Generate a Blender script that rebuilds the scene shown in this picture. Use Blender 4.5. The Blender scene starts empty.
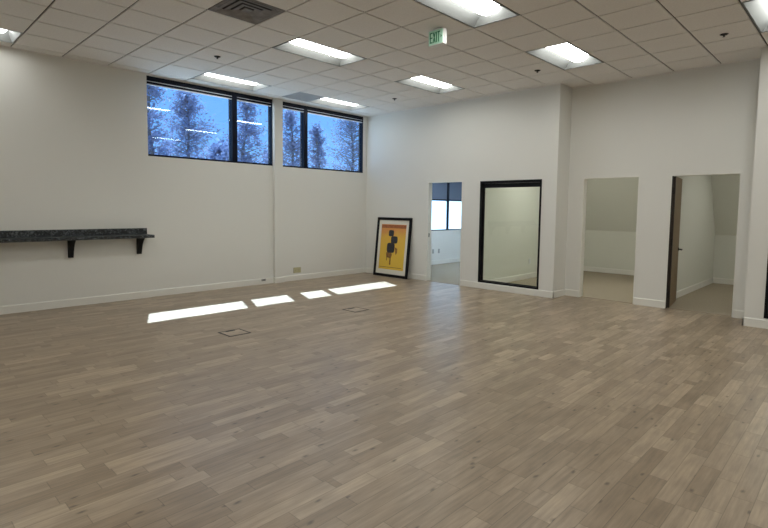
import bpy, bmesh, math, random
from mathutils import Vector, Matrix

scene = bpy.context.scene
COL = scene.collection
PI = math.pi
H = 3.687            # ceiling height
T = 0.6096           # two-foot ceiling module
YA = 3.914           # far wall face
XB1, XB2, XB3 = 4.401, 4.867, 4.334   # the three faces of the right wall
XL, YN = -7.2, -8.8  # left and near walls

# ------------------------------------------------------------------ materials
MATS = {}
def new_mat(name):
    m = bpy.data.materials.new(name); m.use_nodes = True
    nt = m.node_tree; nt.nodes.clear()
    out = nt.nodes.new('ShaderNodeOutputMaterial')
    MATS[name] = m
    return m, nt, out

def N(nt, t, **kw):
    n = nt.nodes.new(t)
    for k, v in kw.items(): setattr(n, k, v)
    return n

def pbr(name, col, rough=0.6, metal=0.0, spec=0.5, noise=None, bump=None):
    """plain principled surface; noise=(scale, amount) varies the colour, bump=(scale, strength, distance)"""
    m, nt, out = new_mat(name)
    p = N(nt, 'ShaderNodeBsdfPrincipled')
    p.inputs['Base Color'].default_value = (*col, 1)
    p.inputs['Roughness'].default_value = rough
    p.inputs['Metallic'].default_value = metal
    p.inputs['Specular IOR Level'].default_value = spec
    nt.links.new(p.outputs[0], out.inputs[0])
    tc = N(nt, 'ShaderNodeTexCoord')
    if noise:
        nz = N(nt, 'ShaderNodeTexNoise'); nz.inputs['Scale'].default_value = noise[0]; nz.inputs['Detail'].default_value = 4
        nt.links.new(tc.outputs['Object'], nz.inputs['Vector'])
        rp = N(nt, 'ShaderNodeValToRGB')
        a = noise[1]
        rp.color_ramp.elements[0].position = 0.3; rp.color_ramp.elements[1].position = 0.7
        rp.color_ramp.elements[0].color = (*[c*(1-a) for c in col], 1)
        rp.color_ramp.elements[1].color = (*[min(1, c*(1+a)) for c in col], 1)
        nt.links.new(nz.outputs[0], rp.inputs[0]); nt.links.new(rp.outputs[0], p.inputs['Base Color'])
    if bump:
        nb = N(nt, 'ShaderNodeTexNoise'); nb.inputs['Scale'].default_value = bump[0]; nb.inputs['Detail'].default_value = 3
        nt.links.new(tc.outputs['Object'], nb.inputs['Vector'])
        b = N(nt, 'ShaderNodeBump'); b.inputs['Strength'].default_value = bump[1]; b.inputs['Distance'].default_value = bump[2]
        nt.links.new(nb.outputs[0], b.inputs['Height']); nt.links.new(b.outputs[0], p.inputs['Normal'])
    return m

def emit_mat(name, col, strength):
    m, nt, out = new_mat(name)
    e = N(nt, 'ShaderNodeEmission'); e.inputs[0].default_value = (*col, 1); e.inputs[1].default_value = strength
    nt.links.new(e.outputs[0], out.inputs[0])
    return m

def glass_mat(name, tint, reflect_min):
    """thin pane: tinted see-through plus a mirror-like sheen that grows at grazing angles"""
    m, nt, out = new_mat(name)
    tr = N(nt, 'ShaderNodeBsdfTransparent'); tr.inputs[0].default_value = (*tint, 1)
    gl = N(nt, 'ShaderNodeBsdfGlossy'); gl.inputs['Roughness'].default_value = 0.0
    gl.inputs[0].default_value = (0.95, 0.97, 1, 1)
    # Schlick reflectance, the same from either side of the pane
    ge = N(nt, 'ShaderNodeNewGeometry'); dt = N(nt, 'ShaderNodeVectorMath', operation='DOT_PRODUCT')
    nt.links.new(ge.outputs['Normal'], dt.inputs[0]); nt.links.new(ge.outputs['Incoming'], dt.inputs[1])
    ab = N(nt, 'ShaderNodeMath', operation='ABSOLUTE'); nt.links.new(dt.outputs['Value'], ab.inputs[0])
    om = N(nt, 'ShaderNodeMath', operation='SUBTRACT'); om.inputs[0].default_value = 1.0; nt.links.new(ab.outputs[0], om.inputs[1])
    pw = N(nt, 'ShaderNodeMath', operation='POWER'); pw.inputs[1].default_value = 5.0; nt.links.new(om.outputs[0], pw.inputs[0])
    mx = N(nt, 'ShaderNodeMath', operation='MULTIPLY_ADD'); mx.inputs[1].default_value = 1-reflect_min; mx.inputs[2].default_value = reflect_min
    nt.links.new(pw.outputs[0], mx.inputs[0])
    mix = N(nt, 'ShaderNodeMixShader')
    nt.links.new(mx.outputs[0], mix.inputs[0]); nt.links.new(tr.outputs[0], mix.inputs[1]); nt.links.new(gl.outputs[0], mix.inputs[2])
    nt.links.new(mix.outputs[0], out.inputs[0])
    return m

def translucent_mat(name, col, back, amount, rough=0.7, alpha=0.0):
    m, nt, out = new_mat(name)
    d = N(nt, 'ShaderNodeBsdfDiffuse'); d.inputs[0].default_value = (*col, 1)
    t = N(nt, 'ShaderNodeBsdfTranslucent'); t.inputs[0].default_value = (*back, 1)
    mix = N(nt, 'ShaderNodeMixShader'); mix.inputs[0].default_value = amount
    nt.links.new(d.outputs[0], mix.inputs[1]); nt.links.new(t.outputs[0], mix.inputs[2])
    last = mix
    if alpha:
        tp = N(nt, 'ShaderNodeBsdfTransparent')
        mx2 = N(nt, 'ShaderNodeMixShader'); mx2.inputs[0].default_value = alpha
        nt.links.new(mix.outputs[0], mx2.inputs[1]); nt.links.new(tp.outputs[0], mx2.inputs[2]); last = mx2
    nt.links.new(last.outputs[0], out.inputs[0])
    return m

def plank_mat():
    m, nt, out = new_mat('wood_planks')
    L = nt.links.new
    def math_(op, a, b=None, c=None):
        n = N(nt, 'ShaderNodeMath', operation=op)
        for i, v in enumerate((a, b, c)):
            if v is None: continue
            if isinstance(v, (int, float)): n.inputs[i].default_value = v
            else: L(v, n.inputs[i])
        return n.outputs[0]
    tc = N(nt, 'ShaderNodeTexCoord'); sx = N(nt, 'ShaderNodeSeparateXYZ'); L(tc.outputs['Object'], sx.inputs[0])
    X, Y = sx.outputs[0], sx.outputs[1]
    W, LEN = 0.098, 0.82
    vy = math_('DIVIDE', Y, W); row = math_('FLOOR', vy)
    wn = N(nt, 'ShaderNodeTexWhiteNoise', noise_dimensions='1D'); L(row, wn.inputs['W'])
    off = math_('MULTIPLY', wn.outputs['Value'], 7.3)
    ux = math_('ADD', math_('DIVIDE', X, LEN), off)
    col = math_('FLOOR', ux)
    # each plank is cut once more at a random place so that lengths vary
    cv0 = N(nt, 'ShaderNodeCombineXYZ'); L(row, cv0.inputs[0]); L(col, cv0.inputs[1])
    w0 = N(nt, 'ShaderNodeTexWhiteNoise', noise_dimensions='2D'); L(cv0.outputs[0], w0.inputs['Vector'])
    cut = math_('MULTIPLY_ADD', w0.outputs['Value'], 0.7, 0.25)
    fx = math_('FRACT', ux)
    second = math_('GREATER_THAN', fx, cut)
    cv = N(nt, 'ShaderNodeCombineXYZ'); L(row, cv.inputs[0]); L(col, cv.inputs[1]); L(second, cv.inputs[2])
    w = N(nt, 'ShaderNodeTexWhiteNoise', noise_dimensions='3D'); L(cv.outputs[0], w.inputs['Vector'])
    ramp = N(nt, 'ShaderNodeValToRGB'); L(w.outputs['Value'], ramp.inputs[0])
    cr = ramp.color_ramp
    cr.elements[0].position = 0.0; cr.elements[0].color = (0.290, 0.216, 0.145, 1)
    cr.elements[1].position = 1.0; cr.elements[1].color = (0.445, 0.345, 0.240, 1)
    e = cr.elements.new(0.3); e.color = (0.328, 0.248, 0.169, 1)
    e = cr.elements.new(0.75); e.color = (0.378, 0.289, 0.200, 1)
    # grain stretched along the board, shifted from board to board
    sh = N(nt, 'ShaderNodeVectorMath', operation='MULTIPLY_ADD'); L(w.outputs['Color'], sh.inputs[0])
    sh.inputs[1].default_value = (9, 9, 9); L(tc.outputs['Object'], sh.inputs[2])
    mp = N(nt, 'ShaderNodeMapping'); mp.inputs['Scale'].default_value = (3.0, 48, 1); L(sh.outputs[0], mp.inputs[0])
    g = N(nt, 'ShaderNodeTexNoise'); g.inputs['Scale'].default_value = 1.0; g.inputs['Detail'].default_value = 6; g.inputs['Roughness'].default_value = 0.65
    L(mp.outputs[0], g.inputs['Vector'])
    gr = N(nt, 'ShaderNodeMapRange'); gr.inputs['From Min'].default_value = 0.3; gr.inputs['From Max'].default_value = 0.72
    gr.inputs['To Min'].default_value = 0.74; gr.inputs['To Max'].default_value = 1.14; L(g.outputs[0], gr.inputs[0])
    # knots
    mk = N(nt, 'ShaderNodeMapping'); mk.inputs['Scale'].default_value = (2.0, 4.6, 1); L(sh.outputs[0], mk.inputs[0])
    vo = N(nt, 'ShaderNodeTexVoronoi', voronoi_dimensions='2D'); vo.inputs['Scale'].default_value = 1.0
    wv = N(nt, 'ShaderNodeVectorMath', operation='MULTIPLY_ADD'); L(g.outputs['Color'], wv.inputs[0]); wv.inputs[1].default_value = (0.12, 0.12, 0.12); L(mk.outputs[0], wv.inputs[2]); L(wv.outputs[0], vo.inputs['Vector'])
    kn = N(nt, 'ShaderNodeMapRange'); kn.inputs['From Min'].default_value = 0.012; kn.inputs['From Max'].default_value = 0.062
    kn.inputs['To Min'].default_value = 0.42; kn.inputs['To Max'].default_value = 1.0; L(vo.outputs['Distance'], kn.inputs[0])
    # seams
    fy = math_('FRACT', vy)
    dy = math_('MULTIPLY', math_('MINIMUM', fy, math_('SUBTRACT', 1.0, fy)), W)
    dx = math_('MULTIPLY', math_('MINIMUM', math_('MINIMUM', fx, math_('SUBTRACT', 1.0, fx)), math_('ABSOLUTE', math_('SUBTRACT', fx, cut))), LEN)
    d = math_('MINIMUM', dx, dy)
    sm = N(nt, 'ShaderNodeMapRange'); sm.inputs['From Min'].default_value = 0.0006; sm.inputs['From Max'].default_value = 0.0030
    sm.inputs['To Min'].default_value = 0.62; sm.inputs['To Max'].default_value = 1.0; L(d, sm.inputs[0])
    # cloudy wear of the stain inside each board
    mc = N(nt, 'ShaderNodeMapping'); mc.inputs['Scale'].default_value = (4.0, 13.0, 1); L(sh.outputs[0], mc.inputs[0])
    gc = N(nt, 'ShaderNodeTexNoise'); gc.inputs['Scale'].default_value = 1.0; gc.inputs['Detail'].default_value = 4; L(mc.outputs[0], gc.inputs['Vector'])
    cl = N(nt, 'ShaderNodeMapRange'); cl.inputs['From Min'].default_value = 0.3; cl.inputs['From Max'].default_value = 0.7
    cl.inputs['To Min'].default_value = 0.84; cl.inputs['To Max'].default_value = 1.10; L(gc.outputs[0], cl.inputs[0])
    k = math_('MULTIPLY', math_('MULTIPLY', math_('MULTIPLY', gr.outputs[0], cl.outputs[0]), kn.outputs[0]), sm.outputs[0])
    mul = N(nt, 'ShaderNodeVectorMath', operation='SCALE'); L(ramp.outputs[0], mul.inputs[0]); L(k, mul.inputs['Scale'])
    p = N(nt, 'ShaderNodeBsdfPrincipled'); L(mul.outputs[0], p.inputs['Base Color'])
    p.inputs['Specular IOR Level'].default_value = 0.5
    rr = N(nt, 'ShaderNodeMapRange'); rr.inputs['To Min'].default_value = 0.32; rr.inputs['To Max'].default_value = 0.38; L(g.outputs[0], rr.inputs[0])
    L(rr.outputs[0], p.inputs['Roughness'])
    b = N(nt, 'ShaderNodeBump'); b.inputs['Strength'].default_value = 0.06; b.inputs['Distance'].default_value = 0.001
    L(k, b.inputs['Height']); L(b.outputs[0], p.inputs['Normal'])
    L(p.outputs[0], out.inputs[0])
    return m

def granite_mat():
    m, nt, out = new_mat('granite')
    tc = N(nt, 'ShaderNodeTexCoord')
    v = N(nt, 'ShaderNodeTexVoronoi'); v.inputs['Scale'].default_value = 55
    nt.links.new(tc.outputs['Object'], v.inputs['Vector'])
    nz = N(nt, 'ShaderNodeTexNoise'); nz.inputs['Scale'].default_value = 22; nz.inputs['Detail'].default_value = 5
    nt.links.new(tc.outputs['Object'], nz.inputs['Vector'])
    mul = N(nt, 'ShaderNodeMath', operation='MULTIPLY')
    sp = N(nt, 'ShaderNodeSeparateColor'); nt.links.new(v.outputs['Color'], sp.inputs[0])
    nt.links.new(sp.outputs[0], mul.inputs[0]); nt.links.new(nz.outputs[0], mul.inputs[1])
    r = N(nt, 'ShaderNodeValToRGB'); nt.links.new(mul.outputs[0], r.inputs[0])
    cr = r.color_ramp
    cr.elements[0].position = 0.12; cr.elements[0].color = (0.008, 0.010, 0.012, 1)
    cr.elements[1].position = 0.6; cr.elements[1].color = (0.16, 0.18, 0.19, 1)
    e = cr.elements.new(0.3); e.color = (0.030, 0.035, 0.040, 1)
    p = N(nt, 'ShaderNodeBsdfPrincipled'); p.inputs['Roughness'].default_value = 0.35
    nt.links.new(r.outputs[0], p.inputs['Base Color']); nt.links.new(p.outputs[0], out.inputs[0])
    return m

def poster_mat():
    """printed sheet: yellow running into orange towards its top edge (object z runs 0..1.1)"""
    m, nt, out = new_mat('poster_print')
    tc = N(nt, 'ShaderNodeTexCoord'); s = N(nt, 'ShaderNodeSeparateXYZ'); nt.links.new(tc.outputs['Object'], s.inputs[0])
    nz = N(nt, 'ShaderNodeTexNoise'); nz.inputs['Scale'].default_value = 5; nt.links.new(tc.outputs['Object'], nz.inputs['Vector'])
    ad = N(nt, 'ShaderNodeMath', operation='MULTIPLY_ADD'); ad.inputs[1].default_value = 0.25
    nt.links.new(nz.outputs[0], ad.inputs[0]); nt.links.new(s.outputs[2], ad.inputs[2])
    r = N(nt, 'ShaderNodeValToRGB'); nt.links.new(ad.outputs[0], r.inputs[0])
    cr = r.color_ramp
    cr.elements[0].position = 0.35; cr.elements[0].color = (0.82, 0.54, 0.065, 1)
    cr.elements[1].position = 1.0; cr.elements[1].color = (0.74, 0.33, 0.09, 1)
    e = cr.elements.new(0.86); e.color = (0.82, 0.49, 0.07, 1)
    p = N(nt, 'ShaderNodeBsdfPrincipled'); p.inputs['Roughness'].default_value = 0.5
    nt.links.new(r.outputs[0], p.inputs['Base Color']); nt.links.new(p.outputs[0], out.inputs[0])
    return m

def wood_mat(name, c0, c1, scale):
    m, nt, out = new_mat(name)
    tc = N(nt, 'ShaderNodeTexCoord'); mp = N(nt, 'ShaderNodeMapping'); mp.inputs['Scale'].default_value = scale
    nt.links.new(tc.outputs['Object'], mp.inputs[0])
    nz = N(nt, 'ShaderNodeTexNoise'); nz.inputs['Scale'].default_value = 1; nz.inputs['Detail'].default_value = 6
    nt.links.new(mp.outputs[0], nz.inputs['Vector'])
    r = N(nt, 'ShaderNodeValToRGB'); nt.links.new(nz.outputs[0], r.inputs[0])
    r.color_ramp.elements[0].position = 0.3; r.color_ramp.elements[0].color = (*c0, 1)
    r.color_ramp.elements[1].position = 0.7; r.color_ramp.elements[1].color = (*c1, 1)
    p = N(nt, 'ShaderNodeBsdfPrincipled'); p.inputs['Roughness'].default_value = 0.45
    nt.links.new(r.outputs[0], p.inputs['Base Color']); nt.links.new(p.outputs[0], out.inputs[0])
    return m

wall_m = pbr('wall_paint', (0.785, 0.775, 0.73), 0.75, spec=0.3, bump=(160, 0.06, 0.002))
office_m = pbr('office_paint', (0.74, 0.745, 0.67), 0.75, spec=0.3, bump=(160, 0.06, 0.002))
trim_m = pbr('trim_paint', (0.82, 0.805, 0.745), 0.5)
tile_m = pbr('ceiling_tile', (0.84, 0.812, 0.782), 0.9, spec=0.2, noise=(60, 0.04), bump=(90, 0.15, 0.003))
grid_m = pbr('grid_metal', (0.09, 0.08, 0.074), 0.8, spec=0.1)  # dark tone paints the shadow lines between tiles
plank_m = plank_mat()
carpet_m = pbr('carpet', (0.36, 0.31, 0.235), 0.95, spec=0.1, noise=(120, 0.18), bump=(300, 0.5, 0.004))
black_m = pbr('black_frame', (0.005, 0.005, 0.007), 0.5, spec=0.18)
navy_m = pbr('dark_frame', (0.004, 0.006, 0.016), 0.5, spec=0.15)
blindrail_m = pbr('blind_rail', (0.62, 0.66, 0.74), 0.5)
granite_m = granite_mat()
bracket_m = pbr('bracket_black', (0.006, 0.006, 0.007), 0.5, spec=0.2)
pan_m = pbr('fixture_grey', (0.18, 0.185, 0.18), 0.6, spec=0.2)  # pan darkened to hold back the wash of light from its lens
soft_pan_m = pbr('fixture_light_grey', (0.34, 0.35, 0.345), 0.6, spec=0.2)  # lighter copy of the pan, offsetting the dimmed lens
lens_m = emit_mat('lens_glow', (0.985, 1.0, 0.955), 25.0)
soft_lens_m = emit_mat('lens_glow_soft', (0.985, 1.0, 0.97), 13.5)
vent_m = pbr('dusty_vent', (0.21, 0.19, 0.178), 0.7, noise=(9, 0.25))
vent_dark_m = pbr('vent_hollow', (0.06, 0.053, 0.05), 0.9)
return_m = pbr('return_grille_grey', (0.42, 0.42, 0.43), 0.7)
bronze_m = pbr('dark_bronze', (0.018, 0.015, 0.013), 0.45, metal=0.3)
sign_m = pbr('sign_white', (0.86, 0.88, 0.85), 0.4)
def lit_face():
    m, nt, out = new_mat('sign_face')
    p = N(nt, 'ShaderNodeBsdfPrincipled'); p.inputs['Base Color'].default_value = (0.52, 0.78, 0.64, 1)
    p.inputs['Roughness'].default_value = 0.35
    p.inputs['Emission Color'].default_value = (0.45, 0.80, 0.60, 1); p.inputs['Emission Strength'].default_value = 0.12
    nt.links.new(p.outputs[0], out.inputs[0]); return m
face_m = lit_face()
green_m = pbr('sign_green', (0.008, 0.24, 0.10), 0.4)
beige_m = pbr('beige_plastic', (0.50, 0.46, 0.28), 0.45)
greyp_m = pbr('grey_plastic', (0.42, 0.41, 0.38), 0.5)
whitep_m = pbr('white_plastic', (0.78, 0.80, 0.80), 0.4)
slot_m = pbr('dark_slot', (0.02, 0.02, 0.02), 0.6)
mat_board_m = pbr('mat_board', (0.80, 0.76, 0.66), 0.8)
print_m = poster_mat()
ink_m = pbr('dark_ink', (0.030, 0.028, 0.036), 0.5, noise=(38, 0.7))
brown_ink_m = pbr('brown_ink', (0.26, 0.12, 0.03), 0.55, noise=(20, 0.4))
red_ink_m = pbr('rust_ink', (0.40, 0.13, 0.045), 0.55, noise=(24, 0.3))
oak_m = wood_mat('oak_door', (0.16, 0.100, 0.045), (0.235, 0.155, 0.075), (40, 40, 1.6))
edge_m = wood_mat('door_edge', (0.016, 0.010, 0.007), (0.030, 0.020, 0.013), (30, 30, 2))
glass_m = glass_mat('tinted_glass', (0.76, 0.90, 1.0), 0.075)
clear_m = glass_mat('clear_glass', (0.96, 0.985, 0.965), 0.03)
slat_m = translucent_mat('white_slat', (0.82, 0.88, 0.92), (0.80, 0.93, 1.0), 0.6)
screen_m = translucent_mat('navy_screen', (0.25, 0.29, 0.37), (0.045, 0.052, 0.07), 0.4, alpha=0.10)
hazy_leaf_m = translucent_mat('leaf', (0.235, 0.29, 0.46), (0.235, 0.29, 0.46), 0.45)  # bluish grey carries the haze that veils the trees
bark_m = pbr('bark', (0.12, 0.11, 0.11), 0.9, noise=(8, 0.3))
ground_m = pbr('asphalt_lot', (0.30, 0.30, 0.29), 0.9, noise=(2, 0.15))
outer_m = pbr('roof_panel', (0.45, 0.44, 0.42), 0.8)

# ------------------------------------------------------------------ helpers
def bx(bm, x0, x1, y0, y1, z0, z1):
    vs = [bm.verts.new((x, y, z)) for x in (x0, x1) for y in (y0, y1) for z in (z0, z1)]
    for f in ((0, 1, 3, 2), (4, 6, 7, 5), (0, 4, 5, 1), (2, 3, 7, 6), (0, 2, 6, 4), (1, 5, 7, 3)):
        bm.faces.new([vs[i] for i in f])
    return vs

def prism(bm, pts, axis, a, b):
    """closed profile pts (2D, in the other two axes in xyz order) swept along axis from a to b"""
    def mk(p, t):
        if axis == 0: return (t, p[0], p[1])
        if axis == 1: return (p[0], t, p[1])
        return (p[0], p[1], t)
    A = [bm.verts.new(mk(p, a)) for p in pts]; B = [bm.verts.new(mk(p, b)) for p in pts]
    n = len(pts)
    bm.faces.new(A); bm.faces.new(B[::-1])
    for i in range(n):
        bm.faces.new([A[i], B[i], B[(i+1) % n], A[(i+1) % n]])

def lathe(bm, prof, c, axis=2, seg=20):
    """profile of (radius, height) revolved about axis through c"""
    rings = []
    for r, h in prof:
        ring = []
        for k in range(seg):
            a = 2*PI*k/seg; u, v = r*math.cos(a), r*math.sin(a)
            p = {2: (u, v, h), 1: (u, h, v), 0: (h, u, v)}[axis]
            ring.append(bm.verts.new((c[0]+p[0], c[1]+p[1], c[2]+p[2])))
        rings.append(ring)
    for a, b in zip(rings, rings[1:]):
        for k in range(seg):
            bm.faces.new([a[k], a[(k+1) % seg], b[(k+1) % seg], b[k]])
    bm.faces.new(rings[0][::-1]); bm.faces.new(rings[-1])

def tube(bm, p0, p1, r0, r1, seg=7):
    p0, p1 = Vector(p0), Vector(p1); d = (p1-p0).normalized()
    a = d.orthogonal().normalized(); b = d.cross(a)
    R0 = [bm.verts.new(p0+(a*math.cos(2*PI*k/seg)+b*math.sin(2*PI*k/seg))*r0) for k in range(seg)]
    R1 = [bm.verts.new(p1+(a*math.cos(2*PI*k/seg)+b*math.sin(2*PI*k/seg))*r1) for k in range(seg)]
    for k in range(seg): bm.faces.new([R0[k], R0[(k+1) % seg], R1[(k+1) % seg], R1[k]])
    bm.faces.new(R0[::-1]); bm.faces.new(R1)

def obj(name, bm, mat, parent=None, bevel=0, smooth=False, loc=None):
    bmesh.ops.recalc_face_normals(bm, faces=bm.faces[:])
    me = bpy.data.meshes.new(name); bm.to_mesh(me); bm.free()
    if smooth:
        for p in me.polygons: p.use_smooth = True
    for mt in (mat if isinstance(mat, (list, tuple)) else [mat]): me.materials.append(mt)
    o = bpy.data.objects.new(name, me); COL.objects.link(o)
    if parent: o.parent = parent
    if loc: o.location = loc
    if bevel:
        b = o.modifiers.new('bevel', 'BEVEL'); b.width = bevel; b.segments = 2; b.limit_method = 'ANGLE'; b.angle_limit = 0.6
    return o

def boxobj(name, boxes, mat, parent=None, bevel=0, loc=None):
    bm = bmesh.new()
    for b in boxes: bx(bm, *b)
    return obj(name, bm, mat, parent, bevel, loc=loc)

def tag(o, label, cat, group=None):
    o['label'] = label; o['category'] = cat
    if group: o['group'] = group
    return o

def thing(name, label, cat, loc=(0, 0, 0), rot=(0, 0, 0), group=None):
    o = bpy.data.objects.new(name, None); o.empty_display_size = 0.1; COL.objects.link(o)
    o.location = loc; o.rotation_euler = rot
    return tag(o, label, cat, group)

def struct(o, label=None, cat=None):
    o['kind'] = 'structure'
    if label: o['label'] = label
    if cat: o['category'] = cat
    return o

def dup(root, loc, label):
    r = root.copy(); COL.objects.link(r); r.location = loc; r['label'] = label
    for ch in list(root.children):
        c = ch.copy(); COL.objects.link(c); c.parent = r
        for g in ch.children:
            d = g.copy(); COL.objects.link(d); d.parent = c
    return r

# ------------------------------------------------------------------ room shell
bm = bmesh.new(); bx(bm, XL, XB2+0.06, YN, YA, -0.12, 0.0)
struct(obj('floor', bm, plank_m), 'light brown wood plank floor of the big empty room', 'floor')

# far wall with the two clerestory window bands and the office window
YO = 4.07
bm = bmesh.new()
bx(bm, XL-0.15, -0.63, 3.885, YO, 0, 4.3)            # furred-out left stretch
bx(bm, -0.63, 1.80, YA, YO, 0, 2.362)
bx(bm, 1.995, XB1+0.06, YA, YO, 0, 2.362)
bx(bm, 1.80, 1.995, 3.852, YO, 0, 4.3)                # pilaster between the windows
bx(bm, -0.63, 1.80, YA, YO, 3.668, 4.3)
bx(bm, 1.995, XB1, YA, YO, 3.668, 4.3)
bx(bm, 4.285, XB1+0.06, YA+0.002, YO, 2.362, 3.668)
bx(bm, XB1+0.06, 6.30, YA, YO, 0, 4.3)               # office stretch
bx(bm, 6.30, 8.95, YA, YO, 0, 0.94); bx(bm, 6.30, 8.95, YA, YO, 2.45, 4.3)
bx(bm, 8.95, 9.3, YA, YO, 0, 4.3)
struct(obj('wall_far', bm, wall_m), 'off-white far wall with a high band of windows', 'wall')

# right wall: near-corner part, step back, part with two doorways, step forward
bm = bmesh.new()
def wall_x(bm, x0, x1, y0, y1, holes, ztop=4.3):
    ys = y0
    for (a, b, z0, z1) in sorted(holes):
        bx(bm, x0, x1, ys, a, 0, ztop)
        if z0 > 0: bx(bm, x0, x1, a, b, 0, z0)
        bx(bm, x0, x1, a, b, z1, ztop)
        ys = b
    bx(bm, x0, x1, ys, y1, 0, ztop)
D1 = (1.155, 2.035); D2 = (-2.002, -1.085); D3 = (-3.372, -2.468)
W3 = (-0.542, 0.735, 0.112, 2.082); W4 = (-5.075, -3.800, 0.135, 2.082)
wall_x(bm, XB1, XB1+0.12, -0.82, YA, [(D1[0], D1[1], 0, 2.10), W3])
bx(bm, XB1+0.12, XB2+0.12, -0.82, -0.70, 0, 4.3)
wall_x(bm, XB2, XB2+0.12, -3.60, -0.82, [(D2[0], D2[1], 0, 2.105), (D3[0], D3[1], 0, 2.105)])
bx(bm, XB3+0.12, XB2+0.12, -3.72, -3.60, 0, 4.3)
wall_x(bm, XB3, XB3+0.12, YN, -3.586, [W4])
struct(obj('wall_right', bm, wall_m), 'off-white right wall with open doorways and black framed interior window', 'wall')

struct(boxobj('wall_left', [(XL-0.15, XL, YN, 3.885, 0, 4.3)], wall_m), 'off-white left wall out of view', 'wall')
struct(boxobj('wall_near', [(XL-0.15, XB3+0.12, YN-0.15, YN, 0, 4.3)], wall_m), 'off-white wall behind the viewpoint', 'wall')
struct(boxobj('roof', [(XL-0.3, 10.3, YN-0.3, YO+0.02, 4.3, 4.4)], outer_m), 'flat roof slab above the ceiling', 'roof')
struct(boxobj('ground', [(-60, 90, 4.3, 130, -0.35, -0.25)], ground_m), 'paved ground outside the windows', 'ground')

# offices behind the right wall
XO = 8.87
bm = bmesh.new(); bx(bm, XB2+0.06, 9.3, YN, 0.80, -0.10, 0.002); bx(bm, XB1+0.05, 9.3, 0.80, YA, -0.10, 0.002)
bx(bm, XB1+0.12, XB2+0.06, -0.70, 0.80, -0.10, 0.002); bx(bm, XB3+0.12, XB2+0.06, YN, -3.72, -0.10, 0.002)
struct(obj('floor_office', bm, carpet_m), 'beige brown carpet floor in the small offices', 'floor')
bm = bmesh.new()
bx(bm, XB1+0.12, 9.3, 0.742, 0.86, 0, 2.8)              # between the windowed office and the next one
bx(bm, XB2+0.12, 9.3, -2.33, -2.21, 0, 2.8)             # between the two sloped offices
bx(bm, XB3+0.12, 9.3, -6.2, -6.08, 0, 2.8)
for (ya, yb) in ((-2.21, 0.742), (-6.08, -2.33)):
    A = [(XO, 0.0), (XO, 1.045), (XO-0.98, 2.8), (9.3, 2.8), (9.3, 0.0)]
    prism(bm, A, 1, ya, yb)
bx(bm, 9.1, 9.3, 0.86, YA, 0, 2.8)
struct(obj('wall_office', bm, office_m), 'pale office walls, the back one leaning in under the roof', 'wall')
bm = bmesh.new(); bx(bm, XB1+0.12, 9.3, -0.70, YA, 2.8, 2.9); bx(bm, XB2+0.12, 9.3, YN, -0.70, 2.8, 2.9)
bx(bm, XB3+0.12, XB2+0.12, YN, -3.72, 2.8, 2.9)
struct(obj('ceiling_office', bm, office_m), 'plain ceiling over the small offices', 'ceiling')

# baseboards
BH, BT = 0.118, 0.014
def base_prof(): return [(0, 0), (BT, 0), (BT, BH-0.012), (BT*0.45, BH), (0, BH)]
def base_along_x(bm, x0, x1, yf, side=-1):
    prism(bm, [(yf+side*p, q) for p, q in base_prof()], 0, x0, x1)
def base_along_y(bm, y0, y1, xf, side=-1):
    prism(bm, [(xf+side*p, q) for p, q in base_prof()], 1, y0, y1)
bm = bmesh.new()
base_along_x(bm, XL, -0.63, 3.885); base_along_x(bm, -0.63, 1.80-BT, YA)
base_along_x(bm, 1.80-BT, 2.00+BT, 3.852); base_along_y(bm, 3.852, YA, 1.80, -1); base_along_y(bm, 3.852, YA, 2.00, 1)
base_along_x(bm, 2.00+BT, XB1, YA)
struct(obj('baseboard_far', bm, trim_m), 'off-white baseboard along the far wall', 'baseboard')
bm = bmesh.new()
base_along_y(bm, D1[1], YA-BT, XB1); base_along_y(bm, -0.82-BT, D1[0], XB1); base_along_x(bm, XB1-BT, XB2, -0.82)
base_along_y(bm, D2[1], -0.82-BT, XB2); base_along_y(bm, D3[1], D2[0], XB2); base_along_y(bm, -3.586, D3[0], XB2)
base_along_y(bm, YN, -3.586+BT, XB3); base_along_x(bm, XB3-BT, XB2, -3.586, 1)
struct(obj('baseboard_right', bm, trim_m), 'off-white baseboard along the right wall', 'baseboard')
bm = bmesh.new()
base_along_x(bm, XB1+0.12, 9.1, YA); base_along_x(bm, XB1+0.12, XO, 0.742); base_along_x(bm, XB2+0.12, XO, -2.33)
base_along_y(bm, -2.21, 0.742, XO); base_along_y(bm, -6.08, -2.33, XO); base_along_y(bm, 0.86, YA, 9.1); base_along_x(bm, XB2+0.12, XO, -2.21, 1)
struct(obj('baseboard_office', bm, trim_m, loc=(0, 0, 0.002)), 'white baseboard around the small offices', 'baseboard')
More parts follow.
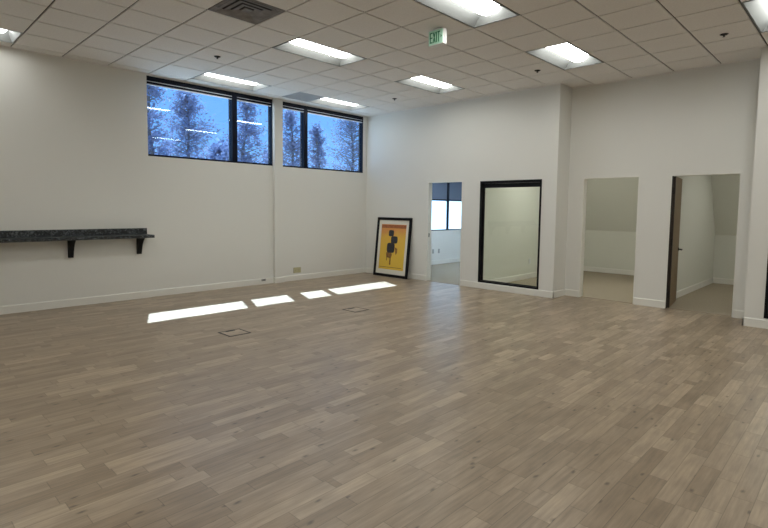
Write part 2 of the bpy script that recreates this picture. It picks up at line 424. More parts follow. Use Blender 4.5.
# door linings and thresholds
for k, ((a, b), x0, zt) in enumerate(((D1, XB1, 2.10), (D2, XB2, 2.105), (D3, XB2, 2.105))):
    bm = bmesh.new()
    bx(bm, x0-0.004, x0+0.124, a, a+0.012, 0.003, zt-0.012); bx(bm, x0-0.004, x0+0.124, b-0.012, b, 0.003, zt-0.012)
    bx(bm, x0-0.004, x0+0.124, a, b, zt-0.012, zt)
    struct(obj('trim_%d' % (k+1), bm, trim_m), ['off-white lining of the doorway beside the leaning poster', 'off-white lining of the middle doorway', 'off-white lining of the doorway with the brown door'][k], 'door lining')
    bm = bmesh.new()
    prism(bm, [(x0-0.005, 0.0), (x0-0.002, 0.006), (x0+0.03, 0.008), (x0+0.06, 0.003)] if k == 0 else [(x0+0.035, 0.0), (x0+0.04, 0.006), (x0+0.065, 0.008), (x0+0.09, 0.003)], 1, a+0.012, b-0.012)
    struct(obj('trim_%d' % (k+4), bm, pbr('threshold_%d' % k, (0.30, 0.24, 0.17), 0.6)), ['carpet edge strip in the doorway beside the leaning poster', 'carpet edge strip in the middle doorway', 'carpet edge strip in the doorway with the brown door'][k], 'threshold')

# ------------------------------------------------------------------ ceiling
LIGHTS = []      # (i, j): a fixture covers cells i, i+1 of row j
for j in (5, 1, -3, -7, -11):
    for i in (0, 4): LIGHTS.append((i, j))
LIGHTS += [(-6, 5), (-6, 1), (-6, -3), (-9, -3), (-8, -7), (-8, -11), (-4, -11)]  # left-hand ones in the middle rows added out of view to brighten that side
holes = set()
for i, j in LIGHTS: holes |= {(i, j), (i+1, j)}
VENT = (-2, 0); RET = (3, 5)
holes |= {VENT, RET}
bm = bmesh.new()
G = 0.009
def tile(bm, x0, x1, y0, y1, hole):
    if x1-x0 < 0.02 or y1-y0 < 0.02: return
    # the grid behind the tile edges, coloured dark as gap shadow
    if not hole:
        n0 = len(bm.faces)
        bx(bm, x0, x1, y0, y1, H+0.012, H+0.035)
        bm.faces.ensure_lookup_table()
        for f in bm.faces[n0:]: f.material_index = 1
        a, b, c, d = x0+G, x1-G, y0+G, y1-G
        lo = [bm.verts.new(p) for p in ((a+.001, c+.001, H), (b-.001, c+.001, H), (b-.001, d-.001, H), (a+.001, d-.001, H))]
        hi = [bm.verts.new(p) for p in ((a, c, H+.0118), (b, c, H+.0118), (b, d, H+.0118), (a, d, H+.0118))]
        bm.faces.new(lo)
        for k in range(4): bm.faces.new([lo[k], hi[k], hi[(k+1) % 4], lo[(k+1) % 4]])
    else:
        bx(bm, x0, x1, y0, y1, H+0.16, H+0.18)
for i in range(-12, 8):
    for j in range(-15, 7):
        x0, x1, y0, y1 = i*T, (i+1)*T, j*T, (j+1)*T
        x0 = max(x0, XL); y0 = max(y0, YN); y1 = min(y1, 3.90)
        if y1 <= y0: continue
        hole = (i, j) in holes
        if x1 > XB3:
            if y0 > -0.82: tile(bm, x0, min(x1, XB1), y0, y1, hole)
            elif y1 < -3.586: tile(bm, x0, min(x1, XB3), y0, y1, hole)
            elif y1 > -0.82:
                tile(bm, x0, XB1, y0, y1, hole); tile(bm, XB1-0.012, min(x1, XB2), y0, -0.82, hole)
            elif y0 < -3.586:
                tile(bm, x0, XB3, y0, y1, hole); tile(bm, XB3-0.012, min(x1, XB2), -3.586, y1, hole)
            else: tile(bm, x0, min(x1, XB2), y0, y1, hole)
        else: tile(bm, x0, x1, y0, y1, hole)
o = obj('ceiling', bm, [tile_m, grid_m])
struct(o, 'suspended ceiling of square grey-beige acoustic tiles', 'ceiling')
struct(boxobj('trim_7', [(XL, -0.63, 3.872, 3.886, H-0.012, H+0.01), (-0.63, 1.80, 3.900, 3.915, H-0.012, H+0.01), (2.0, XB1, 3.900, 3.915, H-0.012, H+0.01),
        (XB1-0.013, XB1+0.002, -0.82, 3.9, H-0.010, H+0.01), (XB2-0.013, XB2+0.002, -3.58, -0.82, H-0.010, H+0.01)], tile_m), 'thin edge angle where ceiling meets the walls', 'trim')

# troffers
def make_light(label, lens_mat, housing_mat):
    t = thing('ceiling_light', label, 'ceiling light', (0, 0, H), group='recessed ceiling lights')
    L2, W2, D = T-0.001, T/2-0.001, 0.125
    bm = bmesh.new()
    # rim, sloped reflector sides and top
    o_ = [(-L2, -W2, 0), (L2, -W2, 0), (L2, W2, 0), (-L2, W2, 0)]
    r_ = [(-L2+.02, -W2+.02, 0), (L2-.02, -W2+.02, 0), (L2-.02, W2-.02, 0), (-L2+.02, W2-.02, 0)]
    i_ = [(-L2+.09, -0.15, D), (L2-.09, -0.15, D), (L2-.09, 0.15, D), (-L2+.09, 0.15, D)]
    vo = [bm.verts.new(p) for p in o_]; vr = [bm.verts.new(p) for p in r_]; vi = [bm.verts.new(p) for p in i_]
    vt = [bm.verts.new((p[0], p[1], D+0.03)) for p in o_]
    for k in range(4):
        q = (k+1) % 4
        bm.faces.new([vo[k], vo[q], vr[q], vr[k]]); bm.faces.new([vr[k], vr[q], vi[q], vi[k]]); bm.faces.new([vo[q], vo[k], vt[k], vt[q]])
    bm.faces.new(vi); bm.faces.new(vt)
    obj('housing', bm, housing_mat, t)
    # bowed lens with rounded ends
    bm = bmesh.new(); n = 10; m = 14
    rows = []
    for a in range(m+1):
        s = -1+2*a/m
        x = s*(L2-0.075)
        k = max(0.0, 1-abs(s)**14)**0.5
        row = []
        for b in range(n+1):
            th = PI*b/n
            row.append(bm.verts.new((x, -0.14*math.cos(th)*(0.55+0.45*k), D-0.002-0.092*math.sin(th)*k)))
        rows.append(row)
    for r0, r1 in zip(rows, rows[1:]):
        for b in range(n): bm.faces.new([r0[b], r0[b+1], r1[b+1], r1[b]])
    obj('lens', bm, lens_mat, t, smooth=True)
    return t
LBL = {
 (-6, 5): 'lit recessed light cut by the left photo edge above the shelf end of the room',
 (0, 5): 'lit recessed ceiling light nearest the left window pair',
 (4, 5): 'lit recessed ceiling light nearest the right window pair',
 (0, 1): 'lit recessed ceiling light between the dusty air diffuser and the exit sign',
 (4, 1): 'lit recessed ceiling light below and right of the exit sign, towards the poster corner',
 (0, -3): 'lit recessed ceiling light cut by the top photo edge beside the exit sign',
 (4, -3): 'lit recessed ceiling light above the step in the right wall',
 (4, -7): 'lit recessed ceiling light cut by the top right corner of the photo',
}
protos = {}
for (i, j) in LIGHTS:
    loc = ((i+1)*T, (j+0.5)*T, H)
    lab = LBL.get((i, j), 'recessed ceiling light behind the viewpoint or beyond the photo edges')
    soft = j == 5                      # window row dimmed to keep a hot spot off the wall
    if soft not in protos:
        protos[soft] = make_light(lab, soft_lens_m if soft else lens_m, soft_pan_m if soft else pan_m); protos[soft].location = loc
    else: dup(protos[soft], loc, lab)
for k, (x, y) in enumerate(((6.0, -0.45), (6.9, -3.9), (6.9, 2.2))):  # all out of view; the last is a blue fill added for daylight
    bm = bmesh.new(); bx(bm, -0.6, 0.6, -0.14, 0.14, -0.02, 0.0)
    t = thing('office_light', ['surface ceiling light inside the middle office', 'surface ceiling light inside the office with the brown door', 'surface ceiling light inside the office beside the poster'][k], 'ceiling light', (x, y, 2.8), group='ceiling lights inside the offices')
    obj('lens', bm, emit_mat('office_glow_%d' % k, ((1.0, 0.985, 0.92), (1.0, 0.985, 0.92), (0.72, 0.88, 1.12))[k], (38.0, 27.0, 66.0)[k]), t)
    bm = bmesh.new(); bx(bm, -0.62, 0.62, -0.16, -0.141, -0.03, 0.0); bx(bm, -0.62, 0.62, 0.141, 0.16, -0.03, 0.0)
    obj('housing', bm, pan_m, t)

# supply diffuser with concentric louvres
t = thing('air_diffuser', 'dusty dark square ceiling air diffuser with concentric louvres at the top photo edge', 'air vent', ((VENT[0]+0.5)*T, (VENT[1]+0.5)*T, H))
hw = T/2-0.004
bm = bmesh.new()
def ring(bm, a, b, za, zb, th=0.002):
    """square louvre sloping from half-width a at height za to half-width b at height zb"""
    A = [(-a, -a, za), (a, -a, za), (a, a, za), (-a, a, za)]; B = [(-b, -b, zb), (b, -b, zb), (b, b, zb), (-b, b, zb)]
    va = [bm.verts.new(p) for p in A]; vb = [bm.verts.new(p) for p in B]
    va2 = [bm.verts.new((p[0], p[1], p[2]+th)) for p in A]; vb2 = [bm.verts.new((p[0], p[1], p[2]+th)) for p in B]
    for k in range(4):
        q = (k+1) % 4
        bm.faces.new([va[k], va[q], vb[q], vb[k]]); bm.faces.new([va2[k], va2[q], vb2[q], vb2[k]])
        bm.faces.new([va[k], va[q], va2[q], va2[k]]); bm.faces.new([vb[k], vb[q], vb2[q], vb2[k]])
ring(bm, hw, hw-0.04, 0.0, 0.002, 0.01)
obj('frame', bm, vent_m, t)
for a in (0.262, 0.192, 0.122):
    bm = bmesh.new(); ring(bm, a, a-0.058, -0.003, 0.010)
    obj('louvre', bm, vent_m, t)
bm = bmesh.new(); bx(bm, -0.052, 0.052, -0.052, 0.052, -0.004, 0.004); obj('centre_plate', bm, vent_m, t)
bm = bmesh.new(); bx(bm, -hw+0.02, hw-0.02, -hw+0.02, hw-0.02, 0.05, 0.055); obj('duct_plate', bm, vent_dark_m, t)

# return grille by the windows
t = thing('return_grille', 'plain grey square ceiling grille next to the right windows', 'air vent', ((RET[0]+0.5)*T, (RET[1]+0.5)*T, H))
bm = bmesh.new(); ring(bm, hw, hw-0.035, 0.0, 0.0, 0.012); obj('frame', bm, return_m, t)
bm = bmesh.new()
for k in range(26):
    c = -hw+0.05+k*(2*hw-0.1)/25
    bx(bm, -hw+0.03, hw-0.03, c-0.006, c+0.006, 0.003, 0.012)
obj('slats', bm, return_m, t)
bm = bmesh.new(); bx(bm, -hw+0.02, hw-0.02, -hw+0.02, hw-0.02, 0.03, 0.034); obj('backing', bm, return_m, t)

# sprinklers
def make_sprinkler():
    t = thing('ceiling_sprinkler', '', 'sprinkler', group='ceiling sprinkler heads')
    bm = bmesh.new(); lathe(bm, [(0.046, 0.0), (0.046, -0.003), (0.030, -0.012), (0.018, -0.014)], (0, 0, 0)); obj('escutcheon', bm, bronze_m, t, smooth=False)
    bm = bmesh.new(); lathe(bm, [(0.012, -0.013), (0.012, -0.020), (0.007, -0.023), (0.007, -0.029)], (0, 0, 0), seg=12); obj('body', bm, bronze_m, t)
    bm = bmesh.new(); lathe(bm, [(0.006, -0.028), (0.016, -0.031), (0.016, -0.033), (0.004, -0.034)], (0, 0, 0), seg=16); obj('deflector', bm, bronze_m, t)
    return t
s0 = make_sprinkler()
SP = [((-0.5, 3.5), 'small dark ceiling sprinkler above the left windows'), ((5.57, -1.5), 'small dark ceiling sprinkler above the black framed interior window'),
      ((5.6, -5.48), 'small dark ceiling sprinkler above the doorway with the brown door'), ((5.58, 3.45), 'small dark ceiling sprinkler in front of the right window corner')]
for k, ((i, j), lab) in enumerate(SP):
    loc = (i*T, j*T, H-0.0005)
    if k == 0: s0.location = loc; s0['label'] = lab
    else: dup(s0, loc, lab)

# exit sign
t = thing('exit_sign', 'green on pale EXIT sign hanging under the ceiling tiles', 'exit sign', (0.895, -0.902, 3.485))
bm = bmesh.new(); bx(bm, 0.0, 0.068, -0.113, 0.113, 0, 0.182); obj('housing', bm, sign_m, t, bevel=0.005)
bm = bmesh.new(); bx(bm, -0.004, 0.0, -0.104, 0.104, 0.010, 0.172); obj('face', bm, face_m, t)
bm = bmesh.new(); bx(bm, 0.015, 0.055, -0.05, 0.05, 0.182, H-3.485-0.0005); obj('mounting_canopy', bm, sign_m, t)
def letter(ch, c):
    """stroke boxes of one capital; letters run towards -y, read from -x"""
    bm = bmesh.new(); w, h0, h1, s = 0.038, 0.030, 0.152, 0.0125
    Yl, Yr = c+w/2, c-w/2
    def bar(p, q, th=s):
        (y0, z0), (y1, z1) = p, q
        d = Vector((0, y1-y0, z1-z0)).normalized(); n = Vector((0, -d.z, d.y))*th/2
        P = [Vector((0, y0, z0))+n, Vector((0, y1, z1))+n, Vector((0, y1, z1))-n, Vector((0, y0, z0))-n]
        prism(bm, [(v.y, v.z) for v in P], 0, -0.007, -0.004)
    if ch == 'E':
        bar((Yl-s/2, h0), (Yl-s/2, h1))
        for z in (h0+s/2, (h0+h1)/2, h1-s/2): bar((Yl, z), (Yr, z))
    if ch == 'X':
        bar((Yl-s/3, h0), (Yr+s/3, h1)); bar((Yr+s/3, h0), (Yl-s/3, h1))
    if ch == 'I': bar((c, h0), (c, h1))
    if ch == 'T':
        bar((c, h0), (c, h1)); bar((Yl, h1-s/2), (Yr, h1-s/2))
    return obj('letter', bm, green_m, t)
for ch, c in (('E', 0.066), ('X', 0.020), ('I', -0.014), ('T', -0.048)): letter(ch, c)
bm = bmesh.new()
prism(bm, [(-0.078, 0.070), (-0.078, 0.112), (-0.094, 0.091)], 0, -0.007, -0.004); obj('arrow', bm, green_m, t)

# ------------------------------------------------------------------ high windows
def high_window(n, x0, x1, mx0, mx1, label):
    t = thing('window_%d' % n, label, 'window', ((x0+x1)/2, YA, 2.362)); struct(t)
    ox, oz = -(x0+x1)/2, -2.362
    z0, z1 = 2.362, 3.668; ya, yb = 0.012, 0.150
    def B(a, b, c, d, y0=ya, y1=yb): return (a+ox, b+ox, y0, y1, c+oz, d+oz)
    boxobj('frame', [B(x0, x0+0.012, z0, z1), B(x1-0.012, x1, z0, z1), B(x0+0.012, x1-0.012, z0, z0+0.032), B(x0+0.012, x1-0.012, z1-0.035, z1)], navy_m, t)
    boxobj('mullion', [B(mx0, mx1, z0+0.032, z1-0.035)], navy_m, t)
    for a, b in ((x0+0.012, mx0), (mx1, x1-0.012)):
        boxobj('pane', [B(a, b, z0+0.032, z1-0.035, 0.060, 0.062)], glass_m, t)
    return ((x0+0.024, mx0-0.002), (mx1+0.002, x1-0.024))
p1 = high_window(1, -0.63, 1.80, 0.925, 1.025, 'high dark framed window pair left of the pilaster')
p2 = high_window(2, 1.995, 4.285, 2.580, 2.672, 'high dark framed window pair right of the pilaster')
names = ['raised dark blind at the top of the leftmost high pane', 'raised dark blind at the top of the second high pane, just left of the pilaster',
         'raised dark blind at the top of the narrow high pane just right of the pilaster', 'raised dark blind at the top of the rightmost high pane by the corner']
for k, (a, b) in enumerate(p1+p2):
    c = (a+b)/2; w = (b-a)/2
    t = thing('window_blind', names[k], 'blind', (c, YA+0.030, 3.632), group='raised blinds in the high windows')
    boxobj('headrail', [(-w, w, -0.014, 0.018, -0.040, 0.0)], navy_m, t)
    boxobj('slat_edge', [(-w, w, -0.016, 0.016, -0.052, -0.041)], blindrail_m, t)  # pale strip stands for the line of light in the gap
    boxobj('slat_stack', [(-w, w, -0.016, 0.016, -0.088, -0.053)], navy_m, t)
    boxobj('bottom_rail', [(-w, w, -0.016, 0.016, -0.106, -0.089)], blindrail_m, t, bevel=0.003)

# interior windows with black frames
def black_window(n, xf, hole, label):
    y0, y1, z0, z1 = hole
    t = thing('window_%d' % n, label, 'window', (xf, (y0+y1)/2, z0)); struct(t)
    oy = -(y0+y1)/2; oz = -z0
    def B(a, b, c, d, u=-0.006, v=0.126): return (u, v, a+oy, b+oy, c+oz, d+oz)
    f = 0.034
    boxobj('frame', [B(y0, y0+f, z0, z1), B(y1-f, y1, z0, z1), B(y0+f, y1-f, z0, z0+f), B(y0+f, y1-f, z1-f-0.012, z1)], black_m, t)
    boxobj('glazing_stop', [B(y0+f, y0+f+.012, z0+f, z1-f-.012, .062, .088), B(y1-f-.012, y1-f, z0+f, z1-f-.012, .062, .088), B(y0+f+.012, y1-f-.012, z0+f, z0+f+.012, .062, .088),
        B(y0+f+.012, y1-f-.012, z1-.128, z1-f-.018, .030, .095)], black_m, t)
    boxobj('pane', [B(y0+f+.012, y1-f-.012, z0+f+.012, z1-.128, 0.073, 0.077)], clear_m, t)
black_window(3, XB1, W3, 'tall black framed interior window in the right wall')
black_window(4, XB3, W4, 'black framed interior window cut by the right photo edge')

# office window seen through the doorway beside the poster
t = thing('window_5', 'office window seen through the doorway beside the poster, shaded above and bright below', 'window', (7.625, YA, 0.94)); struct(t)
def B(a, b, c, d, u=0.02, v=0.09): return (a-7.625, b-7.625, u, v, c-0.94, d-0.94)
boxobj('frame', [B(6.30, 6.34, .94, 2.45), B(8.91, 8.95, .94, 2.45), B(6.34, 8.91, .94, .97), B(6.34, 8.91, 2.41, 2.45)], navy_m, t)
boxobj('mullion', [B(7.60, 7.69, .97, 2.41)], navy_m, t)
for a, b in ((6.34, 7.60), (7.69, 8.91)): boxobj('pane', [B(a, b, .97, 2.41, .055, .057)], glass_m, t)
for k, (a, b) in enumerate(((6.345, 7.595), (7.695, 8.905))):
    t = thing('office_blind', ['white slatted blind with a navy screen above, left of the office window mullion', 'white slatted blind with a navy screen above, right of the office window mullion'][k], 'blind', ((a+b)/2, YA+0.035, 2.41), group='office window blinds')
    w = (b-a)/2
    boxobj('screen', [(-w, w, -0.003, -0.001, -0.60, -0.03)], screen_m, t)  # screen put in to keep direct sun off the office floor
    boxobj('headrail', [(-w, w, -0.014, 0.014, -0.03, 0.0)], navy_m, t)
    boxobj('rail', [(-w, w, -0.012, 0.012, -0.632, -0.60)], navy_m, t)
    bm = bmesh.new()
    for q in range(32):
        z = -0.640-q*0.025
        vs = [bm.verts.new(p) for p in ((-w, -0.008, z), (w, -0.008, z), (w, 0.006, z-0.0228), (-w, 0.006, z-0.0228))]; bm.faces.new(vs)
    obj('slats', bm, slat_m, t)

# door leaf, opened inwards
hx, hy = XB2+0.034, D3[1]-0.013
ang = math.radians(7.5)
t = thing('door_3', 'brown wooden door standing open at the right doorway', 'door', (hx, hy, 0.0), (0, 0, ang)); struct(t)
LW = 0.79
boxobj('leaf', [(0.0, LW, -0.044, 0.0, 0.012, 2.085)], oak_m, t)
boxobj('hinge_edge', [(-0.004, 0.0, -0.044, 0.0, 0.012, 2.085)], edge_m, t)
for z in (0.22, 1.05, 1.86):
    bm = bmesh.new(); lathe(bm, [(0.009, z-0.055), (0.009, z+0.055)], (-0.012, -0.004, 0), seg=12)
    bx(bm, -0.0055, -0.004, -0.040, -0.004, z-0.052, z+0.052)
    obj('hinge', bm, bronze_m, t)
hd = boxobj('handle', [(LW-0.075, LW-0.05, -0.100, -0.044, 0.892, 0.912), (LW-0.17, LW-0.05, -0.106, -0.090, 0.892, 0.912)], bronze_m, t, bevel=0.003)
bm = bmesh.new(); lathe(bm, [(0.027, -0.052), (0.030, -0.044)], (LW-0.062, 0, 0.902), axis=1, seg=20); obj('rosette', bm, bronze_m, hd)
# jamb strip behind the hinges
struct(boxobj('trim_8', [(XB2+0.002, XB2+0.026, D3[1]-0.026, D3[1]-0.0125, 0.004, 2.09)], edge_m), 'dark stop strip on the hinge jamb of the brown door', 'door stop')
struct(boxobj('trim_9', [(XB1+0.03, XB1+0.055, D1[1]-0.0145, D1[1]-0.0118, 0.94, 1.02)], bronze_m), 'small dark strike plate on the jamb beside the poster', 'strike plate')

# ------------------------------------------------------------------ shelf on the far wall
YS = 3.885
t = thing('wall_shelf', 'speckled black granite ledge with backsplash on three black brackets on the left wall stretch', 'shelf', (-2.2, YS, 0.72))
x0, x1 = -3.7+2.2, -0.665+2.2
bm = bmesh.new(); bx(bm, x0, x1, -0.285, -0.001, 0.298, 0.348); obj('ledge', bm, granite_m, t, bevel=0.006)
bm = bmesh.new(); bx(bm, x0, x1-0.02, -0.024, -0.001, 0.348, 0.448); obj('backsplash', bm, granite_m, t, bevel=0.003)
for xb in (-0.82, -1.805, -2.79):
    bm = bmesh.new()
    pr = [(-0.001, 0.025), (-0.050, 0.025), (-0.058, 0.035), (-0.075, 0.10), (-0.100, 0.17), (-0.135, 0.23), (-0.175, 0.268), (-0.190, 0.278), (-0.190, 0.298), (-0.001, 0.298)]
    prism(bm, pr, 0, xb+2.2-0.032, xb+2.2+0.032)
    obj('bracket', bm, bracket_m, t, bevel=0.003)

# ------------------------------------------------------------------ poster leaning on the right wall
PW, PH = 1.04, 1.34
lean = math.asin(0.140/PH)
# local axes: x across (to the viewer's right), y out of the back, z up the sheet
t = thing('framed_poster', 'tall black framed yellow and orange poster leaning in the far corner', 'poster', (4.240, 2.972, 0.0015))
t.rotation_euler = Matrix(((0, math.cos(lean), math.sin(lean)), (-1, 0, 0), (0, -math.sin(lean), math.cos(lean)))).to_euler()
fw = 0.060; a = PW/2
boxobj('frame', [(-a, -a+fw, -0.012, 0.018, 0, PH), (a-fw, a, -0.012, 0.018, 0, PH), (-a+fw, a-fw, -0.012, 0.018, 0, fw), (-a+fw, a-fw, -0.012, 0.018, PH-fw, PH)], black_m, t)
boxobj('backing', [(-a+0.01, a-0.01, 0.010, 0.016, 0.01, PH-0.01)], edge_m, t)
boxobj('mat', [(-a+fw, a-fw, 0.004, 0.0099, fw, PH-fw)], mat_board_m, t)
sx, sz0, sz1 = a-fw-0.082, fw+0.105, PH-fw-0.095
pr = boxobj('print', [(-sx, sx, 0.0025, 0.004, 0, sz1-sz0)], print_m, t, loc=(0, 0, sz0))
hz = sz1-sz0
boxobj('title_band', [(-sx+0.004, sx-0.004, 0.0018, 0.0025, hz-0.085, hz-0.012)], red_ink_m, pr)
def sq(v): return math.copysign(abs(v)**0.45, v)     # rounded blocks
def disc(cx, cz, rx, rz, mat, nm, y):
    bm = bmesh.new(); n = 26
    prism(bm, [(cx+rx*sq(math.cos(2*PI*k/n)), cz+rz*sq(math.sin(2*PI*k/n))) for k in range(n)], 1, y, y+0.0006)
    obj(nm, bm, mat, pr)
disc(-0.060, hz*0.805, 0.078, 0.070, ink_m, 'dark_block', 0.0016)
disc(0.045, hz*0.660, 0.100, 0.082, ink_m, 'dark_block', 0.0014)
disc(-0.045, hz*0.480, 0.118, 0.112, ink_m, 'dark_block', 0.0011)
bm = bmesh.new()
prism(bm, [(-0.175, hz*0.37), (-0.05, hz*0.40), (0.01, hz*0.34), (-0.02, hz*0.24), (-0.16, hz*0.27)], 1, 0.0019, 0.0024)
prism(bm, [(0.075, hz*0.50), (0.155, hz*0.47), (0.16, hz*0.38), (0.12, hz*0.33)], 1, 0.0019, 0.0024)
obj('brown_patch', bm, brown_ink_m, pr)
bm = bmesh.new()
prism(bm, [(-0.055, hz*0.255), (-0.02, hz*0.255), (-0.015, hz*0.11), (-0.055, hz*0.10)], 1, 0.0019, 0.0024)
prism(bm, [(-0.155, hz*0.28), (-0.13, hz*0.28), (-0.14, hz*0.19), (-0.155, hz*0.19)], 1, 0.0019, 0.0024)
obj('dark_bar', bm, brown_ink_m, pr)
bm = bmesh.new(); bx(bm, -sx+0.02, sx-0.05, 0.0019, 0.0024, 0.045, 0.055); obj('base_line', bm, brown_ink_m, pr)

# ------------------------------------------------------------------ floor boxes, outlets
def floor_box(x, y, label):
    t = thing('floor_outlet_box', label, 'floor outlet', (x, y, 0.0), group='flush floor outlet boxes')
    a = 0.145
    boxobj('frame', [(-a, a, -a, -a+.02, 0, .003), (-a, a, a-.02, a, 0, .003), (-a, -a+.02, -a+.02, a-.02, 0, .003), (a-.02, a, -a+.02, a-.02, 0, .003)], bronze_m, t)
    bm = bmesh.new(); bx(bm, -a+.0215, a-.0215, -a+.0215, a-.0215, 0, .0025); obj('lid', bm, plank_m, t)
    bm = bmesh.new(); bx(bm, -0.06, 0.06, 0.085, 0.115, .0025, .0042); obj('cable_flap', bm, bronze_m, t)
floor_box(-0.855, 0.750, 'flush square floor outlet with dark rim, left and nearer one below the sun patches')
floor_box(1.185, 0.780, 'flush square floor outlet with dark rim, right one nearer the poster')

def outlet(name, label, loc, rz, w, h, m, group=None, duplex=True):
    t = thing(name, label, 'outlet', loc, (0, 0, rz), group=group)
    bm = bmesh.new(); bx(bm, -w/2, w/2, -0.007, 0.0, -h/2, h/2); obj('cover_plate', bm, m, t, bevel=0.002)
    if duplex:
        for s in (-1, 1):
            bm = bmesh.new()
            if w > h: bx(bm, s*w*0.23-0.017, s*w*0.23+0.017, -0.009, -0.007, -0.016, 0.016)
            else: bx(bm, -0.016, 0.016, -0.009, -0.007, s*h*0.21-0.014, s*h*0.21+0.014)
            r = obj('socket', bm, m, t)
            c = (s*w*0.23, 0) if w > h else (0, s*h*0.21)
            boxobj('slot', [(c[0]-.008, c[0]-.005, -.0096, -.009, c[1]-.005, c[1]+.006), (c[0]+.005, c[0]+.008, -.0096, -.009, c[1]-.005, c[1]+.006)], slot_m, r)
    else:
        boxobj('jack', [(-w*0.3, -w*0.05, -.009, -.007, -h*.25, h*.25), (w*0.05, w*0.3, -.009, -.007, -h*.25, h*.25)], slot_m, t)
    return t
outlet('wall_outlet', 'beige wall outlet low on the far wall right of the pilaster', (2.385, YA, 0.218), 0, 0.19, 0.115, beige_m)
outlet('data_jack', 'small grey jack on the baseboard just left of the pilaster', (1.56, YA-BT, 0.085), 0, 0.10, 0.045, greyp_m, duplex=False)
outlet('office_outlet', 'left outlet below the office window seen through the doorway by the poster', (6.967, YA, 0.37), 0, 0.075, 0.12, greyp_m, 'outlets below the office window')
outlet('office_outlet', 'right outlet below the office window seen through the doorway by the poster', (7.227, YA, 0.37), 0, 0.075, 0.12, greyp_m, 'outlets below the office window')
outlet('office_outlet', 'white outlet seen through the black framed interior window', (6.47, 0.742, 0.39), 0, 0.075, 0.12, whitep_m)

# ------------------------------------------------------------------ trees beyond the windows
def tree(name, label, cx, cy, top, width, seed, low=1.5, n_clump=90, shape='column', leaf=0.17):
    R = random.Random(seed)
    t = thing(name, label, 'tree', (cx, cy, -0.25), group='trees outside the high windows')
    top += 0.25
    bt = bmesh.new()
    bend = [(R.uniform(-.12, .12), R.uniform(-.12, .12)) for _ in range(6)]
    pts = [Vector((bend[k][0]*k*0.4, bend[k][1]*k*0.4, top*0.96*k/5)) for k in range(6)]
    for k in range(5): tube(bt, pts[k], pts[k+1], 0.24*(1-k/5.6), 0.24*(1-(k+1)/5.6), 8)
    def axis(z):
        f = min(4.999, max(0, z/(top*0.96)*5)); k = int(f); return pts[k].lerp(pts[k+1], f-k)
    bl = bmesh.new()
    for c in range(n_clump):
        u = (c+R.random())/n_clump
        z = low+(top-low)*u
        if shape == 'column': rad = width/2*(0.55+0.45*math.sin(PI*min(1, u*1.1+0.15)))*(1.0 if u < 0.75 else max(0.12, (1-u)/0.25)**0.6)
        else: rad = width/2*max(0.1, math.sin(PI*(0.12+0.85*u)))
        if R.random() < 0.30: continue          # gaps where the sky shows through
        rad *= R.uniform(0.35, 1.3)
        a = c*2.39996+R.uniform(-.5, .5)
        base = axis(max(0.4, z-0.35*rad)); tip = axis(z)+Vector((math.cos(a)*rad, math.sin(a)*rad, R.uniform(-.15, .25)))
        tube(bt, base, tip, 0.045, 0.012, 4)
        nl = R.randint(30, 58); s = 0.20+0.10*width
        for q in range(nl):
            f = R.random()**0.55
            p = base.lerp(tip, 0.25+0.75*f)+Vector((R.gauss(0, s*.5), R.gauss(0, s*.5), R.gauss(0, s*.42)))
            d = Vector((R.gauss(0, 1), R.gauss(0, 1), R.gauss(0, 1))).normalized(); e = d.orthogonal().normalized()
            L_, W_ = leaf*R.uniform(1.0, 2.1), leaf*R.uniform(.6, 1.1)
            vs = [bl.verts.new(p+d*L_*.5), bl.verts.new(p+e*W_*.5), bl.verts.new(p-d*L_*.5), bl.verts.new(p-e*W_*.5)]
            bl.faces.new(vs)
    obj('trunk', bt, bark_m, t); obj('foliage', bl, hazy_leaf_m, t)
def along(x, y):      # the same bearing from the room, at distance y
    k = (y+4.77)/34.77
    return -3.95+(x+3.95)*k, k
def place(name, label, x, y, top, w, seed, **kw):
    X, k = along(x, y)
    tree(name, label, X, y, 1.53+(top-1.53)*k, w*k*1.25, seed, **kw)
place('tree', 'tall slim tree at the left edge of the leftmost high pane', 9.6, 26, 12.5, 1.9, 3, n_clump=130)
place('tree', 'big bushy pine filling the middle of the leftmost high pane', 12.2, 33, 9.7, 3.6, 11, n_clump=190)
place('tree', 'tall tree behind the frame between the two left high panes', 16.5, 27, 9.9, 3.0, 5, n_clump=150)
place('tree', 'tree filling the narrow high pane right of the pilaster', 20.9, 29, 9.5, 2.7, 21, n_clump=140)
place('tree', 'short slim tree just right of the right window mullion', 23.5, 24, 8.6, 1.7, 8, n_clump=90)
place('tree', 'wide tall tree filling the right half of the rightmost high pane', 27.6, 30, 11.5, 4.6, 17, n_clump=250)
def bush(label, x, top, w, seed, y): place('bush', label, x, y, top, w, seed, low=0.4, n_clump=150, shape='round', leaf=0.3)
bush('low dark treetop along the sill between the pine and the window frame', 14.6, 6.0, 3.4, 31, 42)
bush('low dark treetop along the sill just left of the pilaster', 18.9, 6.0, 3.0, 37, 54)

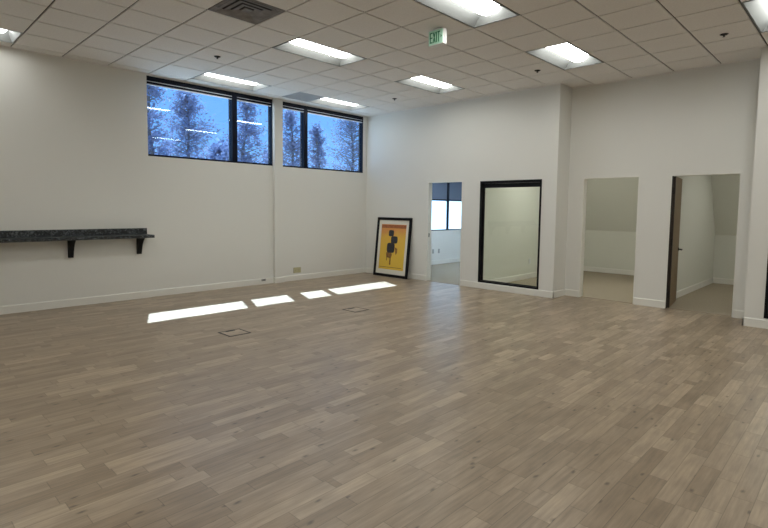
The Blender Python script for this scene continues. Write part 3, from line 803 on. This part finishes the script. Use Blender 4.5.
# ------------------------------------------------------------------ daylight
w = bpy.data.worlds.new('World'); scene.world = w; w.use_nodes = True
nt = w.node_tree; nt.nodes.clear()
out = N(nt, 'ShaderNodeOutputWorld'); bg = N(nt, 'ShaderNodeBackground')
tc = N(nt, 'ShaderNodeTexCoord'); sp = N(nt, 'ShaderNodeSeparateXYZ'); nt.links.new(tc.outputs['Generated'], sp.inputs[0])
rp = N(nt, 'ShaderNodeValToRGB'); nt.links.new(sp.outputs[2], rp.inputs[0])
cr = rp.color_ramp
cr.elements[0].position = 0.0; cr.elements[0].color = (0.46, 0.66, 0.92, 1)
cr.elements[1].position = 1.0; cr.elements[1].color = (0.12, 0.34, 0.74, 1)
e = cr.elements.new(0.10); e.color = (0.34, 0.62, 0.97, 1)
e = cr.elements.new(0.22); e.color = (0.235, 0.52, 0.96, 1)
nt.links.new(rp.outputs[0], bg.inputs[0]); bg.inputs[1].default_value = 1.75
nt.links.new(bg.outputs[0], out.inputs[0])
sun = bpy.data.lights.new('sun', 'SUN'); sun.energy = 38; sun.angle = math.radians(0.53); sun.color = (0.97, 0.96, 1.0)
so = bpy.data.objects.new('sun', sun); COL.objects.link(so)
so.rotation_euler = Vector((-0.236, -0.572, -1.0)).to_track_quat('-Z', 'Y').to_euler()
so.location = (8, 20, 30)

# ------------------------------------------------------------------ camera
cam = bpy.data.cameras.new('camera'); co = bpy.data.objects.new('camera', cam); COL.objects.link(co)
yaw, pitch, roll = 0.801200893, -0.0732630741, 0.0112085110
f = Vector((math.sin(yaw)*math.cos(pitch), math.cos(yaw)*math.cos(pitch), math.sin(pitch)))
r = Vector((math.cos(yaw), -math.sin(yaw), 0)); u = r.cross(f)
r2 = r*math.cos(roll)+u*math.sin(roll); u2 = -r*math.sin(roll)+u*math.cos(roll)
M = Matrix((r2, u2, -f)).transposed().to_4x4(); M.translation = Vector((-3.9485, -4.7743, 1.5312))
co.matrix_world = M
cam.sensor_width = 36; cam.sensor_fit = 'HORIZONTAL'; cam.lens = 504.157/768*36
cam.shift_y = (245.73-264)/768
cam.clip_start = 0.05; cam.clip_end = 400
scene.camera = co
vs = scene.view_settings
vs.view_transform = 'Standard'; vs.look = 'None'; vs.gamma = 1; vs.use_curve_mapping = False; vs.exposure = -0.50
